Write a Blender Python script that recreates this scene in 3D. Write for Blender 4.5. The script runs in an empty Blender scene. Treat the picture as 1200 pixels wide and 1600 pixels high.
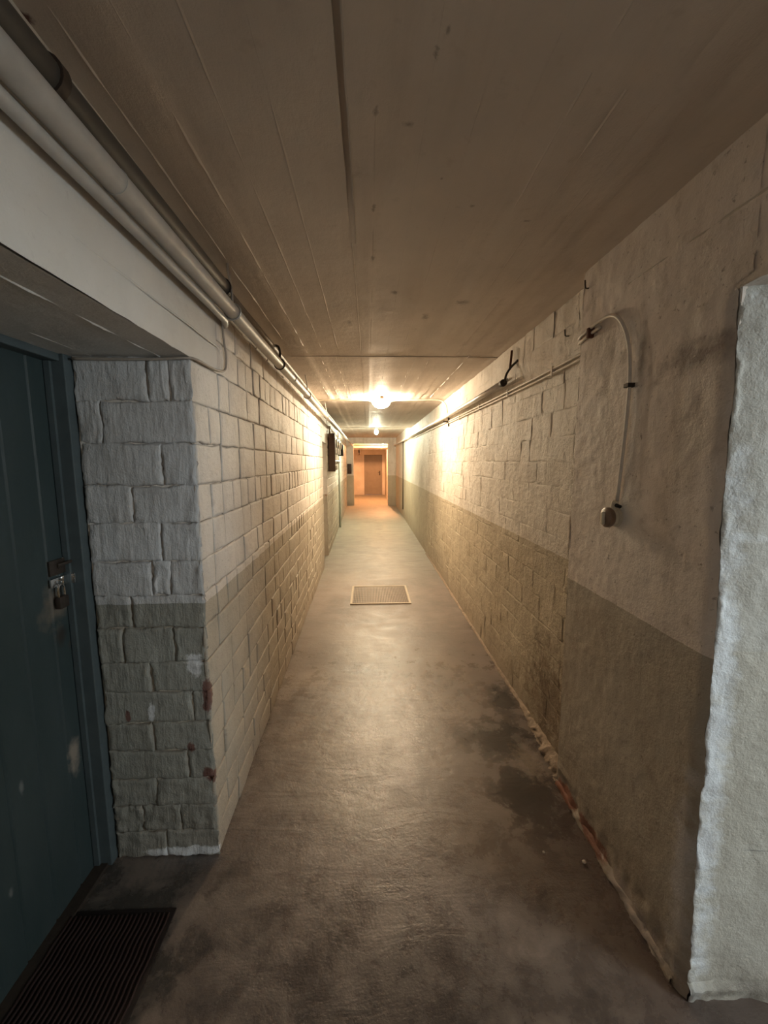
import bpy, bmesh, math, random
from mathutils import Vector, Matrix, noise
random.seed(7)
D = bpy.data
SC = bpy.context.scene
COL = SC.collection

# ---------------------------------------------------------------- camera
CAM_H = 1.5
cam_d = D.cameras.new('camera')
cam_d.sensor_fit = 'VERTICAL'
cam_d.sensor_height = 32.0
cam_d.lens = 630.0 * 32.0 / 1600.0
cam_d.clip_start = 0.02
cam = D.objects.new('camera', cam_d)
COL.objects.link(cam)
_d = Vector(((576 - 600) / 630.0, -(722 - 800) / 630.0, -1.0)).normalized()
_r = math.radians(-0.4)
_u = Vector((math.sin(_r), math.cos(_r), 0.0))
_z = (_u - _d * _u.dot(_d)).normalized()
_x = _d.cross(_z)
cam.matrix_world = Matrix.Translation((0, 0, CAM_H)) @ Matrix((_x, _d, _z)).to_4x4()
SC.camera = cam

# ---------------------------------------------------------------- world, exposure
w = D.worlds.new('world'); SC.world = w; w.use_nodes = True
bg = w.node_tree.nodes['Background']
bg.inputs[0].default_value = (0.62, 0.78, 1.0, 1); bg.inputs[1].default_value = 1.0
SC.view_settings.view_transform = 'Standard'
SC.view_settings.look = 'None'
SC.view_settings.gamma = 1.0
SC.view_settings.use_curve_mapping = False
SC.view_settings.exposure = 0.0
SC.cycles.diffuse_bounces = 8
SC.cycles.max_bounces = 12
SC.cycles.sample_clamp_indirect = 6.0

def area(name, loc, target, sx, sy, power, col):
    l = D.lights.new(name, 'AREA'); l.shape = 'RECTANGLE'; l.size = sx; l.size_y = sy
    l.energy = power; l.color = col
    o = D.objects.new(name, l); COL.objects.link(o); o.location = loc
    o.rotation_euler = (Vector(target) - Vector(loc)).to_track_quat('-Z', 'Y').to_euler()
    return o
# daylight through the cellar window of the side room (behind and to the right of the camera)
area('window_daylight', (3.10, -0.55, 1.62), (0.9, 0.3, 1.1), 1.0, 0.75, 56.0, (0.87, 0.96, 0.98))
# added fill light at the unseen back end of the corridor
area('back_fill', (0.15, -3.7, 1.5), (0.1, 4.0, 1.2), 1.1, 1.4, 5.5, (0.95, 0.97, 1.0))
LAMP = dict(near=(140.0, (1.0, 0.76, 0.50)), second=(130.0, (1.0, 0.97, 0.70)), far=(290.0, (1.0, 0.44, 0.18)), back=(3.0, (1.0, 0.80, 0.62)))

# ---------------------------------------------------------------- node helpers
class NT:
    def __init__(s, name, rough=0.7, metal=0.0, spec=0.4):
        s.m = D.materials.new(name); s.m.use_nodes = True
        s.t = s.m.node_tree; s.b = s.t.nodes['Principled BSDF']
        s.b.inputs['Roughness'].default_value = rough
        s.b.inputs['Metallic'].default_value = metal
        s.b.inputs['Specular IOR Level'].default_value = spec
        s.geo = s.n('ShaderNodeNewGeometry')
        s.pos = s.geo.outputs['Position']
    def n(s, k): return s.t.nodes.new(k)
    def l(s, a, b): s.t.links.new(a, b)
    def noise(s, scale, detail=4, rough=0.55, vec=None, stretch=None, dist=0.0):
        nd = s.n('ShaderNodeTexNoise'); nd.inputs['Scale'].default_value = scale
        nd.inputs['Detail'].default_value = detail; nd.inputs['Roughness'].default_value = rough
        nd.inputs['Distortion'].default_value = dist
        v = vec or s.pos
        if stretch:
            mp = s.n('ShaderNodeMapping'); mp.inputs['Scale'].default_value = stretch
            s.l(v, mp.inputs['Vector']); v = mp.outputs[0]
        s.l(v, nd.inputs['Vector'])
        return nd.outputs['Fac']
    def ramp(s, fac, a, b, lo=0.0, hi=1.0):
        r = s.n('ShaderNodeMapRange'); r.inputs['From Min'].default_value = a; r.inputs['From Max'].default_value = b
        r.inputs['To Min'].default_value = lo; r.inputs['To Max'].default_value = hi
        s.l(fac, r.inputs['Value']); return r.outputs[0]
    def mix(s, fac, a, b, mode='MIX'):
        m = s.n('ShaderNodeMix'); m.data_type = 'RGBA'; m.blend_type = mode
        if isinstance(fac, (int, float)): m.inputs[0].default_value = fac
        else: s.l(fac, m.inputs[0])
        for v, i in ((a, 6), (b, 7)):
            if isinstance(v, tuple): m.inputs[i].default_value = (*v, 1)
            else: s.l(v, m.inputs[i])
        return m.outputs[2]
    def math(s, op, a, b=None, c=None):
        m = s.n('ShaderNodeMath'); m.operation = op
        for i, v in enumerate((a, b, c)):
            if v is None: continue
            if isinstance(v, (int, float)): m.inputs[i].default_value = v
            else: s.l(v, m.inputs[i])
        return m.outputs[0]
    def xyz(s):
        x = s.n('ShaderNodeSeparateXYZ'); s.l(s.pos, x.inputs[0]); return x.outputs
    def blob(s, c, sc, warp, soft=0.35):
        """1 inside a noise-edged ellipsoid at c with half sizes sc"""
        mp = s.n('ShaderNodeMapping'); mp.vector_type = 'POINT'
        mp.inputs['Scale'].default_value = tuple(1.0 / k for k in sc)
        mp.inputs['Location'].default_value = tuple(-a / k for a, k in zip(c, sc))
        s.l(s.pos, mp.inputs['Vector'])
        ln = s.n('ShaderNodeVectorMath'); ln.operation = 'LENGTH'; s.l(mp.outputs[0], ln.inputs[0])
        d = s.math('ADD', ln.outputs['Value'], s.math('MULTIPLY', s.math('SUBTRACT', warp, 0.5), 2.6))
        return s.ramp(d, 1.0, 1.0 - soft)
    def bump(s, h, dist, strength=1.0, prev=None):
        b = s.n('ShaderNodeBump'); b.inputs['Distance'].default_value = dist; b.inputs['Strength'].default_value = strength
        s.l(h, b.inputs['Height'])
        if prev: s.l(prev, b.inputs['Normal'])
        s.l(b.outputs[0], s.b.inputs['Normal']); return b.outputs[0]
    def color(s, c):
        if isinstance(c, tuple): s.b.inputs['Base Color'].default_value = (*c, 1)
        else: s.l(c, s.b.inputs['Base Color'])
    def rough(s, r): s.l(r, s.b.inputs['Roughness'])

def wall_paint(name, upper, lower, zt, dirt=0.5, chips=(), stains_tints=(), grain=1.0, slope=0.0, joint=0.8, mid=0.7, strokes=0.0):
    t = NT(name, 0.62, 0, 0.3)
    X = t.xyz()
    n1 = t.noise(2.2, 5); n2 = t.noise(14, 6, 0.65); n3 = t.noise(60, 4, 0.6); n4 = t.noise(5, 5, 0.6, stretch=(1, 1, 0.25))
    zz = t.math('ADD', X[2], t.math('MULTIPLY', t.math('SUBTRACT', n2, 0.5), 0.012))
    if slope: zz = t.math('ADD', zz, t.math('MULTIPLY', X[1], slope))
    low = t.math('LESS_THAN', zz, zt)
    c = t.mix(low, upper, lower)
    c = t.mix(t.ramp(n1, 0.35, 0.7, 0, 0.35), c, (0.52, 0.45, 0.36), 'MULTIPLY')
    c = t.mix(t.ramp(n2, 0.56, 0.72, 0, 0.45 * dirt), c, (0.24, 0.19, 0.14))
    c = t.mix(t.math('MULTIPLY', t.ramp(n4, 0.52, 0.66), 0.42 * dirt), c, (0.33, 0.27, 0.2))
    n6 = t.noise(11, 8, 0.78, dist=0.8)
    c = t.mix(t.math('MULTIPLY', t.ramp(n6, 0.64, 0.70), 0.75 * dirt), c, (0.17, 0.13, 0.10))
    c = t.mix(t.math('MULTIPLY', t.ramp(n3, 0.64, 0.70), 0.6 * dirt), c, (0.14, 0.11, 0.085))
    # rising damp and dirt with its own ragged outline near the floor
    g = t.ramp(t.math('ADD', X[2], t.math('MULTIPLY', n2, 0.55)), 0.62, 0.28, 0, 1)
    c = t.mix(t.math('MULTIPLY', g, 0.5 * dirt + 0.1), c, (0.27, 0.21, 0.16))
    at = t.n('ShaderNodeAttribute'); at.attribute_name = 'joint_dirt'
    c = t.mix(t.math('MULTIPLY', at.outputs['Fac'], joint), c, (0.20, 0.155, 0.115))
    for (p, r, col, f) in stains_tints:
        c = t.mix(t.math('MULTIPLY', t.blob(p, r, n2, 0.8), f), c, col)
    for (p, r, col) in chips:
        c = t.mix(t.math('MULTIPLY', t.blob(p, r, t.math('ADD', t.math('MULTIPLY', n2, 0.6), t.math('MULTIPLY', n3, 0.4)), 0.25), 0.85), c, col)
    t.color(c)
    b = t.bump(t.noise(7, 5, 0.6), 0.02 * grain, 0.5)
    b = t.bump(t.noise(38, 6, 0.7), 0.006 * grain, mid, b)
    if strokes: b = t.bump(t.noise(55, 5, 0.6, stretch=(1, 1, 0.14)), 0.006 * strokes, 0.8, b)
    t.bump(t.noise(190, 3, 0.6), 0.0015 * grain, 0.8, b)
    return t.m

RED = (0.13, 0.045, 0.033)
WHITE = (0.70, 0.71, 0.72)
M = {}
M['left'] = wall_paint('left_wall_paint', (0.76, 0.72, 0.67), (0.50, 0.455, 0.375), 1.0, 0.62,
    chips=[((-0.59, 1.40, 0.655), (0.03, 0.03, 0.07), RED), ((-0.60, 1.40, 0.34), (0.025, 0.03, 0.035), RED),
           ((-0.665, 1.40, 0.445), (0.018, 0.03, 0.022), RED), ((-0.885, 1.40, 0.58), (0.010, 0.03, 0.03), RED),
           ((-0.63, 1.40, 0.77), (0.035, 0.03, 0.05), WHITE), ((-0.80, 1.40, 0.60), (0.012, 0.03, 0.04), WHITE),
           ((-0.72, 1.40, 0.02), (0.16, 0.03, 0.022), WHITE), ((-0.63, 6.38, 0.98), (0.1, 0.03, 0.05), (0.30, 0.10, 0.05))],
    stains_tints=[((-0.60, 2.5, 2.15), (0.05, 1.2, 0.09), (0.36, 0.28, 0.18), 0.55)])  # soft brown band on the wall behind the heating pipe
M['pillar'] = wall_paint('pillar_face_paint', (0.60, 0.61, 0.62), (0.31, 0.31, 0.275), 1.005, 0.22,
    chips=[((-0.595, 1.40, 0.655), (0.02, 0.03, 0.07), RED), ((-0.61, 1.40, 0.34), (0.02, 0.03, 0.035), RED),
           ((-0.665, 1.40, 0.445), (0.018, 0.03, 0.022), RED), ((-0.885, 1.40, 0.58), (0.010, 0.03, 0.03), RED),
           ((-0.63, 1.40, 0.77), (0.035, 0.03, 0.05), WHITE), ((-0.80, 1.40, 0.60), (0.012, 0.03, 0.04), WHITE),
           ((-0.72, 1.40, 0.02), (0.16, 0.03, 0.022), WHITE)], grain=1.2, mid=0.25, strokes=1.0)
M['right'] = wall_paint('right_wall_paint', (0.74, 0.70, 0.64), (0.52, 0.46, 0.35), 1.04, 0.75, grain=1.4, joint=0.4,
    stains_tints=[((0.94, 1.95, 0.25), (0.1, 0.35, 0.42), (0.16, 0.11, 0.07), 0.8), ((0.94, 7.2, 1.2), (0.1, 0.5, 0.5), (0.3, 0.26, 0.2), 0.5)])
M['pilaster'] = wall_paint('pilaster_paint', (0.72, 0.66, 0.61), (0.44, 0.40, 0.335), 0.995, 0.95, grain=0.8, mid=0.3,
    chips=[((0.87, 1.60, 0.02), (0.03, 0.10, 0.05), (0.26, 0.10, 0.06)), ((0.87, 1.38, 0.03), (0.03, 0.12, 0.035), (0.22, 0.09, 0.06)), ((0.87, 1.15, 0.02), (0.03, 0.16, 0.05), (0.42, 0.36, 0.32))],
    stains_tints=[((0.87, 1.31, 1.30), (0.05, 0.10, 0.13), (0.80, 0.76, 0.70), 0.75), ((0.87, 1.05, 1.78), (0.05, 0.22, 0.06), (0.16, 0.12, 0.10), 0.7),
            ((0.87, 0.97, 0.35), (0.05, 0.05, 0.35), (0.60, 0.60, 0.62), 0.6), ((0.87, 1.30, 1.85), (0.05, 0.02, 0.13), (0.2, 0.16, 0.13), 0.7)])
M['reveal'] = wall_paint('reveal_plaster', (0.60, 0.61, 0.58), (0.60, 0.60, 0.55), 1.02, 0.28, grain=1.0,
    stains_tints=[((1.1, 0.92, 1.31), (0.6, 0.1, 0.02), (0.78, 0.83, 0.86), 0.7), ((1.15, 0.92, 0.46), (0.22, 0.1, 0.0022), (0.2, 0.2, 0.19), 0.8), ((0.90, 0.94, 0.7), (0.05, 0.1, 1.0), (0.82, 0.88, 0.94), 0.9), ((1.4, 0.9, 0.03), (0.9, 0.2, 0.05), (0.25, 0.23, 0.2), 0.8)])
M['room'] = wall_paint('room_paint', (0.68, 0.66, 0.62), (0.5, 0.46, 0.38), 1.0, 0.4)
M['far_room'] = wall_paint('far_room_paint', (0.72, 0.66, 0.58), (0.70, 0.64, 0.56), 1.0, 0.3)
M['lintel'] = wall_paint('lintel_paint', (0.66, 0.65, 0.62), (0.6, 0.58, 0.54), 0.5, 0.15, grain=0.5)
M['lintel_right'] = wall_paint('lintel_right_paint', (0.50, 0.46, 0.40), (0.6, 0.58, 0.54), 0.5, 0.35, grain=0.6)

def ceiling_mat():
    t = NT('ceiling_concrete', 0.6, 0, 0.3)
    n1 = t.noise(1.6, 5); n2 = t.noise(16, 6, 0.6); n5 = t.noise(55, 5, 0.7, dist=1.0); ny = t.noise(9, 5, 0.6, stretch=(1, 0.12, 1))
    c = t.mix(t.ramp(n1, 0.3, 0.7), (0.64, 0.575, 0.51), (0.51, 0.455, 0.405))
    c = t.mix(t.ramp(ny, 0.5, 0.75, 0, 0.3), c, (0.34, 0.29, 0.24))
    c = t.mix(t.ramp(n2, 0.6, 0.75, 0, 0.25), c, (0.25, 0.2, 0.16))
    dk = (0.13, 0.10, 0.08)
    for p, r in (((0.02, 0.97), (0.010, 0.022)), ((0.095, 1.0), (0.022, 0.014)), ((0.02, 1.30), (0.010, 0.03)), ((0.13, 0.84), (0.008, 0.022)),
                 ((0.145, 0.80), (0.006, 0.012)), ((0.20, 1.17), (0.008, 0.008)), ((0.31, 1.28), (0.012, 0.01)), ((0.02, 1.6), (0.012, 0.04)), ((0.12, 1.9), (0.03, 0.03)),
                 ((0.45, 2.0), (0.05, 0.05)), ((-0.1, 2.3), (0.02, 0.08)), ((0.3, 2.2), (0.03, 0.08)), ((0.5, 1.35), (0.02, 0.01))):
        c = t.mix(t.math('MULTIPLY', t.blob((p[0], p[1], 2.25), (r[0] * 0.75, r[1] * 0.75, 0.05), n5, 0.8), 0.55), c, dk)
    c = t.mix(t.blob((-0.585, 0.80, 2.25), (0.025, 0.02, 0.05), n2, 0.3), c, (0.10, 0.045, 0.035))
    t.color(c)
    b = t.bump(t.noise(5, 4, 0.5), 0.02, 0.4)
    b = t.bump(t.noise(45, 5, 0.65, stretch=(1, 0.4, 1)), 0.003, 0.6, b)
    t.bump(t.noise(220, 3, 0.6), 0.001, 0.6, b)
    return t.m
M['ceiling'] = ceiling_mat()

def floor_mat():
    t = NT('floor_screed', 0.5, 0, 0.5)
    n1 = t.noise(1.7, 6, 0.62, dist=0.3); n2 = t.noise(7, 7, 0.68, dist=0.3); n3 = t.noise(40, 5, 0.6); nx = t.noise(3.5, 6, 0.6, stretch=(0.7, 2.2, 1), dist=1.0)
    X = t.xyz()
    c = t.mix(t.ramp(n2, 0.3, 0.72), (0.125, 0.094, 0.078), (0.235, 0.190, 0.158))
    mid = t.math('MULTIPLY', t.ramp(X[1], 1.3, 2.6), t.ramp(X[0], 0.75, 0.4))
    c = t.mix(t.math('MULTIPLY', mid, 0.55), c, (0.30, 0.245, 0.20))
    c = t.mix(t.ramp(n1, 0.38, 0.60, 0, 0.55), c, (0.070, 0.053, 0.045))
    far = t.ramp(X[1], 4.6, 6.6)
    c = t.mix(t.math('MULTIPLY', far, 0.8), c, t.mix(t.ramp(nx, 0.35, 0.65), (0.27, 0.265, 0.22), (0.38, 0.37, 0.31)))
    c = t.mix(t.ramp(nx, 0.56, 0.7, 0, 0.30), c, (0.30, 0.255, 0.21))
    c = t.mix(t.math('MULTIPLY', t.math('GREATER_THAN', n3, 0.72), 0.6), c, (0.07, 0.05, 0.04))
    wet = t.blob((0.70, 2.02, 0), (0.22, 0.20, 1), n2, 0.5)
    wet = t.math('MAXIMUM', wet, t.blob((0.72, 1.62, 0), (0.19, 0.26, 1), n2, 0.5))
    wet = t.math('MAXIMUM', wet, t.blob((0.84, 2.35, 0), (0.09, 0.2, 1), n2, 0.6))
    c = t.mix(t.math('MULTIPLY', wet, 0.85), c, (0.022, 0.017, 0.012))
    c = t.mix(t.math('MULTIPLY', t.blob((0.80, 1.83, 0), (0.09, 0.16, 1), n3, 0.9), 0.5), c, (0.38, 0.31, 0.24))
    c = t.mix(t.math('MULTIPLY', t.blob((-0.85, 1.0, 0), (0.30, 0.45, 1), n2, 0.35), 0.7), c, (0.030, 0.030, 0.026))  # shade of the door recess put into the floor colour
    c = t.mix(t.math('MULTIPLY', t.blob((0.1, 0.80, 0), (1.1, 0.45, 1), n2, 0.9), 0.75), c, (0.038, 0.032, 0.029))  # near floor darkened in its colour to hold down the window light
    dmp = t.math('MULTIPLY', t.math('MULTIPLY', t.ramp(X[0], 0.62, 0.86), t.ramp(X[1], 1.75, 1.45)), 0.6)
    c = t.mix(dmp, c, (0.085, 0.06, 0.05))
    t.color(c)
    r = t.ramp(t.math('ADD', n2, t.math('MULTIPLY', n3, 0.4)), 0.45, 0.95, 0.15, 0.42)
    r = t.math('ADD', r, t.ramp(X[1], 2.6, 4.4, 0, 0.26))
    t.rough(t.math('SUBTRACT', r, t.math('MULTIPLY', wet, 0.08)))
    b = t.bump(nx, 0.010, 0.3)
    b = t.bump(n2, 0.006, 0.5, b)
    t.bump(t.noise(150, 4, 0.7), 0.0016, 0.55, b)
    return t.m
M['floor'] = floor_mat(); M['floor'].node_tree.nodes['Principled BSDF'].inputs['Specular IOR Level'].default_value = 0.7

def simple(name, col, rough=0.6, metal=0.0, var=0.25, scale=25, col2=None, bump=0.0, spec=0.4):
    t = NT(name, rough, metal, spec)
    n = t.noise(scale, 5, 0.6)
    c2 = col2 or tuple(k * 0.5 for k in col)
    t.color(t.mix(t.ramp(n, 0.4, 0.7, 0, var if not col2 else 1.0), col, c2))
    if bump: t.bump(n, bump, 0.7)
    return t.m
def door_paint():
    t = NT('door_paint', 0.42, 0, 0.5)
    n = t.noise(9, 6, 0.6, stretch=(1, 1, 0.3)); n2 = t.noise(14, 6, 0.65)
    c = t.mix(t.ramp(n, 0.4, 0.75), (0.030, 0.046, 0.047), (0.042, 0.058, 0.060))
    for p, r, f, k in (((-1.03, 1.31, 1.02), (0.06, 0.07, 0.09), 0.75, (0.16, 0.13, 0.10)), ((-1.02, 1.40, 0.93), (0.06, 0.045, 0.09), 0.85, (0.07, 0.045, 0.03)),
                       ((-1.03, 1.33, 0.50), (0.06, 0.03, 0.07), 0.8, (0.30, 0.25, 0.20)), ((-1.03, 1.33, 0.93), (0.06, 0.03, 0.04), 0.8, (0.035, 0.025, 0.02)),
                       ((-1.03, 1.12, 0.55), (0.05, 0.01, 0.03), 0.6, (0.2, 0.2, 0.19)), ((-1.03, 1.05, 0.28), (0.05, 0.01, 0.02), 0.5, (0.2, 0.2, 0.19))):
        c = t.mix(t.math('MULTIPLY', t.blob(p, r, n2, 0.7), f), c, k)
    t.color(c)
    t.bump(t.noise(60, 5, 0.6, stretch=(1, 1, 0.15)), 0.0015, 0.6)
    return t.m
M['door'] = door_paint()
M['frame'] = simple('door_frame_paint', (0.075, 0.095, 0.10), 0.55, var=0.3, scale=18, bump=0.002)
M['pipe'] = simple('pale_pipe_paint', (0.44, 0.42, 0.385), 0.45, 0.0, 0.35, 14, spec=0.5, bump=0.001)
M['pipe_bright'] = simple('grey_pipe_paint', (0.62, 0.59, 0.54), 0.35, 0.1, 0.3, 14, spec=0.6)
M['pipe_dark'] = simple('dark_pipe_paint', (0.075, 0.068, 0.058), 0.5, 0.0, 0.4, 18)
M['pipe_brown'] = simple('brown_pipe_paint', (0.22, 0.17, 0.12), 0.5, 0.0, 0.4, 18)
M['conduit'] = simple('conduit_paint', (0.66, 0.60, 0.52), 0.5, 0.0, 0.3, 30)
M['steel'] = simple('galvanised_steel', (0.55, 0.53, 0.50), 0.38, 0.8, 0.3, 40)
M['chrome'] = simple('chrome', (0.8, 0.8, 0.8), 0.15, 1.0, 0.05, 20)
M['rust'] = simple('rusty_iron', (0.14, 0.055, 0.03), 0.75, 0.2, 0.5, 60, bump=0.001)
M['iron'] = simple('old_iron', (0.06, 0.045, 0.035), 0.6, 0.4, 0.5, 60, bump=0.001)
M['black'] = simple('black_plastic', (0.012, 0.011, 0.010), 0.4, 0, 0.2)
M['cable'] = simple('cable_sheath', (0.36, 0.31, 0.26), 0.6, 0, 0.2)
M['mat'] = simple('brown_rubber_mat', (0.010, 0.005, 0.004), 0.8, 0, 0.4, 30, bump=0.001)
M['mat_rib'] = simple('mat_rib_rubber', (0.024, 0.010, 0.008), 0.75, 0, 0.4, 50, bump=0.001)
M['grille'] = simple('grille_metal', (0.22, 0.16, 0.11), 0.5, 0.5, 0.4, 50)
M['grille_frame'] = simple('grille_frame', (0.48, 0.40, 0.30), 0.55, 0.1, 0.4, 40)
M['board'] = simple('meter_board_wood', (0.060, 0.030, 0.016), 0.55, 0, 0.4, 30)
M['meter'] = simple('meter_housing', (0.42, 0.41, 0.38), 0.4, 0, 0.3, 20)
M['glass_dim'] = simple('meter_glass', (0.55, 0.56, 0.52), 0.1, 0, 0.1, 20, spec=0.8)
M['bakelite'] = simple('bakelite', (0.20, 0.13, 0.085), 0.3, 0, 0.3, 40, spec=0.6)
M['ceramic'] = simple('cream_ceramic', (0.62, 0.55, 0.42), 0.3, 0, 0.2, 40, spec=0.6)
M['door_far'] = simple('brown_grey_door_paint', (0.26, 0.22, 0.17), 0.5, 0, 0.2, 6)
M['door_side'] = simple('grey_door_paint', (0.22, 0.22, 0.2), 0.5, 0, 0.2, 6)
M['housing'] = simple('lamp_housing_enamel', (0.02, 0.017, 0.013), 0.6, 0, 0.3, 20, spec=0.1)
M['lamp_base'] = simple('lamp_base_enamel', (0.40, 0.36, 0.28), 0.4, 0, 0.2, 20)
M['stone'] = simple('plaster_crumb', (0.62, 0.55, 0.47), 0.8, 0, 0.3, 60)
M['fillet'] = simple('crumbled_mortar', (0.36, 0.28, 0.21), 0.85, 0, 0.7, 45, bump=0.008)
M['window_frame'] = simple('window_frame_paint', (0.6, 0.6, 0.58), 0.5)
def glow(name, col, s):
    m = D.materials.new(name); m.use_nodes = True; b = m.node_tree.nodes['Principled BSDF']
    b.inputs['Base Color'].default_value = (0.8, 0.8, 0.8, 1)
    b.inputs['Emission Color'].default_value = (*col, 1); b.inputs['Emission Strength'].default_value = s
    return m
def glass_mat():
    m = D.materials.new('window_glass'); m.use_nodes = True; b = m.node_tree.nodes['Principled BSDF']
    b.inputs['Transmission Weight'].default_value = 1.0; b.inputs['Roughness'].default_value = 0.05; b.inputs['IOR'].default_value = 1.05
    return m
M['glass'] = glass_mat()

# ---------------------------------------------------------------- mesh helpers
def P(o, parent):
    o.parent = parent; return o
class MB:
    def __init__(s): s.v = []; s.f = []; s.dirt = []
    def add(s, vs, fs):
        o = len(s.v); s.v += [tuple(v) for v in vs]; s.f += [tuple(i + o for i in f) for f in fs]; return s
    def box(s, x0, x1, y0, y1, z0, z1, bev=0.0):
        if bev <= 0:
            return s.add([(x0, y0, z0), (x1, y0, z0), (x1, y1, z0), (x0, y1, z0), (x0, y0, z1), (x1, y0, z1), (x1, y1, z1), (x0, y1, z1)],
                         [(0, 3, 2, 1), (4, 5, 6, 7), (0, 1, 5, 4), (1, 2, 6, 5), (2, 3, 7, 6), (3, 0, 4, 7)])
        bm = bmesh.new(); bmesh.ops.create_cube(bm, size=1)
        for v in bm.verts:
            v.co = Vector(((x0 + x1) / 2 + v.co.x * (x1 - x0), (y0 + y1) / 2 + v.co.y * (y1 - y0), (z0 + z1) / 2 + v.co.z * (z1 - z0)))
        bmesh.ops.bevel(bm, geom=bm.edges[:], offset=bev, segments=2, affect='EDGES', profile=0.5)
        bm.verts.index_update()
        s.add([v.co[:] for v in bm.verts], [[v.index for v in f.verts] for f in bm.faces]); bm.free(); return s
    def prism(s, pts, z0, z1):
        n = len(pts)
        s.add([(x, y, z0) for x, y in pts] + [(x, y, z1) for x, y in pts],
              [tuple(range(n))[::-1], tuple(range(n, 2 * n))] + [(i, (i + 1) % n, (i + 1) % n + n, i + n) for i in range(n)]); return s
    def grid(s, nu, nv, fn, flip=False):
        vs = [fn(i / nu, j / nv) for j in range(nv + 1) for i in range(nu + 1)]
        fs = []
        for j in range(nv):
            for i in range(nu):
                a = j * (nu + 1) + i; q = (a, a + 1, a + nu + 2, a + nu + 1)
                fs.append(q[::-1] if flip else q)
        return s.add(vs, fs)
    def tube(s, pts, r, n=12, cap=True):
        pts = [Vector(p) for p in pts]; rings = []
        rs = r if isinstance(r, (list, tuple)) else [r] * len(pts)
        up = None
        for i, p in enumerate(pts):
            t = (pts[min(i + 1, len(pts) - 1)] - pts[max(i - 1, 0)])
            if t.length < 1e-9: t = Vector((0, 0, 1))
            t.normalize()
            if up is None: up = Vector((0, 0, 1)) if abs(t.z) < 0.9 else Vector((1, 0, 0))
            a = (up - t * up.dot(t)).normalized(); b = t.cross(a); up = a
            rings.append([p + (a * math.cos(2 * math.pi * k / n) + b * math.sin(2 * math.pi * k / n)) * rs[i] for k in range(n)])
        vs = [v for rg in rings for v in rg]; fs = []
        for i in range(len(pts) - 1):
            for k in range(n):
                fs.append((i * n + k, i * n + (k + 1) % n, (i + 1) * n + (k + 1) % n, (i + 1) * n + k))
        if cap: fs.append(tuple(range(n))[::-1]); fs.append(tuple(range((len(pts) - 1) * n, len(pts) * n)))
        return s.add(vs, fs)
    def lathe(s, prof, c, axis, n=20):
        """prof: (distance along axis, radius)"""
        ax = Vector(axis).normalized(); c = Vector(c)
        return s.tube([c + ax * (d + 1e-6 * i) for i, (d, r) in enumerate(prof)], [r for d, r in prof], n)
    def build(s, name, mat, parent=None, smooth=False, origin=None, **props):
        me = D.meshes.new(name)
        vs = s.v
        if origin: vs = [(a - origin[0], b - origin[1], c - origin[2]) for a, b, c in vs]
        me.from_pydata(vs, [], s.f); me.update()
        if smooth is True: me.shade_smooth()
        elif smooth: me.shade_smooth(); me.set_sharp_from_angle(angle=math.radians(smooth))
        me.materials.append(mat)
        if s.dirt:
            at = me.attributes.new('joint_dirt', 'FLOAT', 'POINT'); at.data.foreach_set('value', s.dirt)
        o = D.objects.new(name, me); COL.objects.link(o)
        if parent: o.parent = parent
        if origin:
            o.location = origin
            if parent: o.location = Vector(origin) - (parent.location if parent.parent is None else parent.location + parent.parent.location)
        for k, v in props.items(): o[k] = v
        return o
def struct(mb, name, mat, **k): return mb.build(name, mat, kind='structure', **k)
def thing(name, label, cat, loc=(0, 0, 0), group=None):
    o = D.objects.new(name, None); COL.objects.link(o); o.location = loc; o.empty_display_size = 0.1
    o['label'] = label; o['category'] = cat
    if group: o['group'] = group
    return o
def curve(pts, n=6):
    """Catmull-Rom through points"""
    pts = [Vector(p) for p in pts]; out = []
    for i in range(len(pts) - 1):
        p0 = pts[max(i - 1, 0)]; p1 = pts[i]; p2 = pts[i + 1]; p3 = pts[min(i + 2, len(pts) - 1)]
        for k in range(n):
            t = k / n
            out.append(0.5 * ((2 * p1) + (p2 - p0) * t + (2 * p0 - 5 * p1 + 4 * p2 - p3) * t * t + (3 * p1 - p0 - 3 * p2 + p3) * t ** 3))
    out.append(pts[-1]); return out
def nz(x, y, z, s=1.0): return noise.noise(Vector((x * s, y * s, z * s)))
def fb(x, y, z, s=1.0): return noise.fractal(Vector((x * s, y * s, z * s)), 0.7, 2.0, 4)

# ---------------------------------------------------------------- setting: shell
ZC = 2.25
def XL(y): return -0.587 - 0.0135 * (y - 1.4)
XR = 0.94; XP = 0.872
JD = 0.007      # bricks stand this far in front of the joint bed

fl = MB().grid(60, 240, lambda u, v: (-1.35 + 4.75 * u, -4.1 + 22.9 * v, 0.004 * fb(-1.35 + 4.75 * u, -4.1 + 22.9 * v, 0, 1.3) if -1.35 + 4.75 * u < 0.9 else 0))
fl.box(-1.35, 3.4, -4.1, 18.8, -0.12, -0.02)
floor = struct(fl, 'floor', M['floor'], smooth=True)

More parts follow.
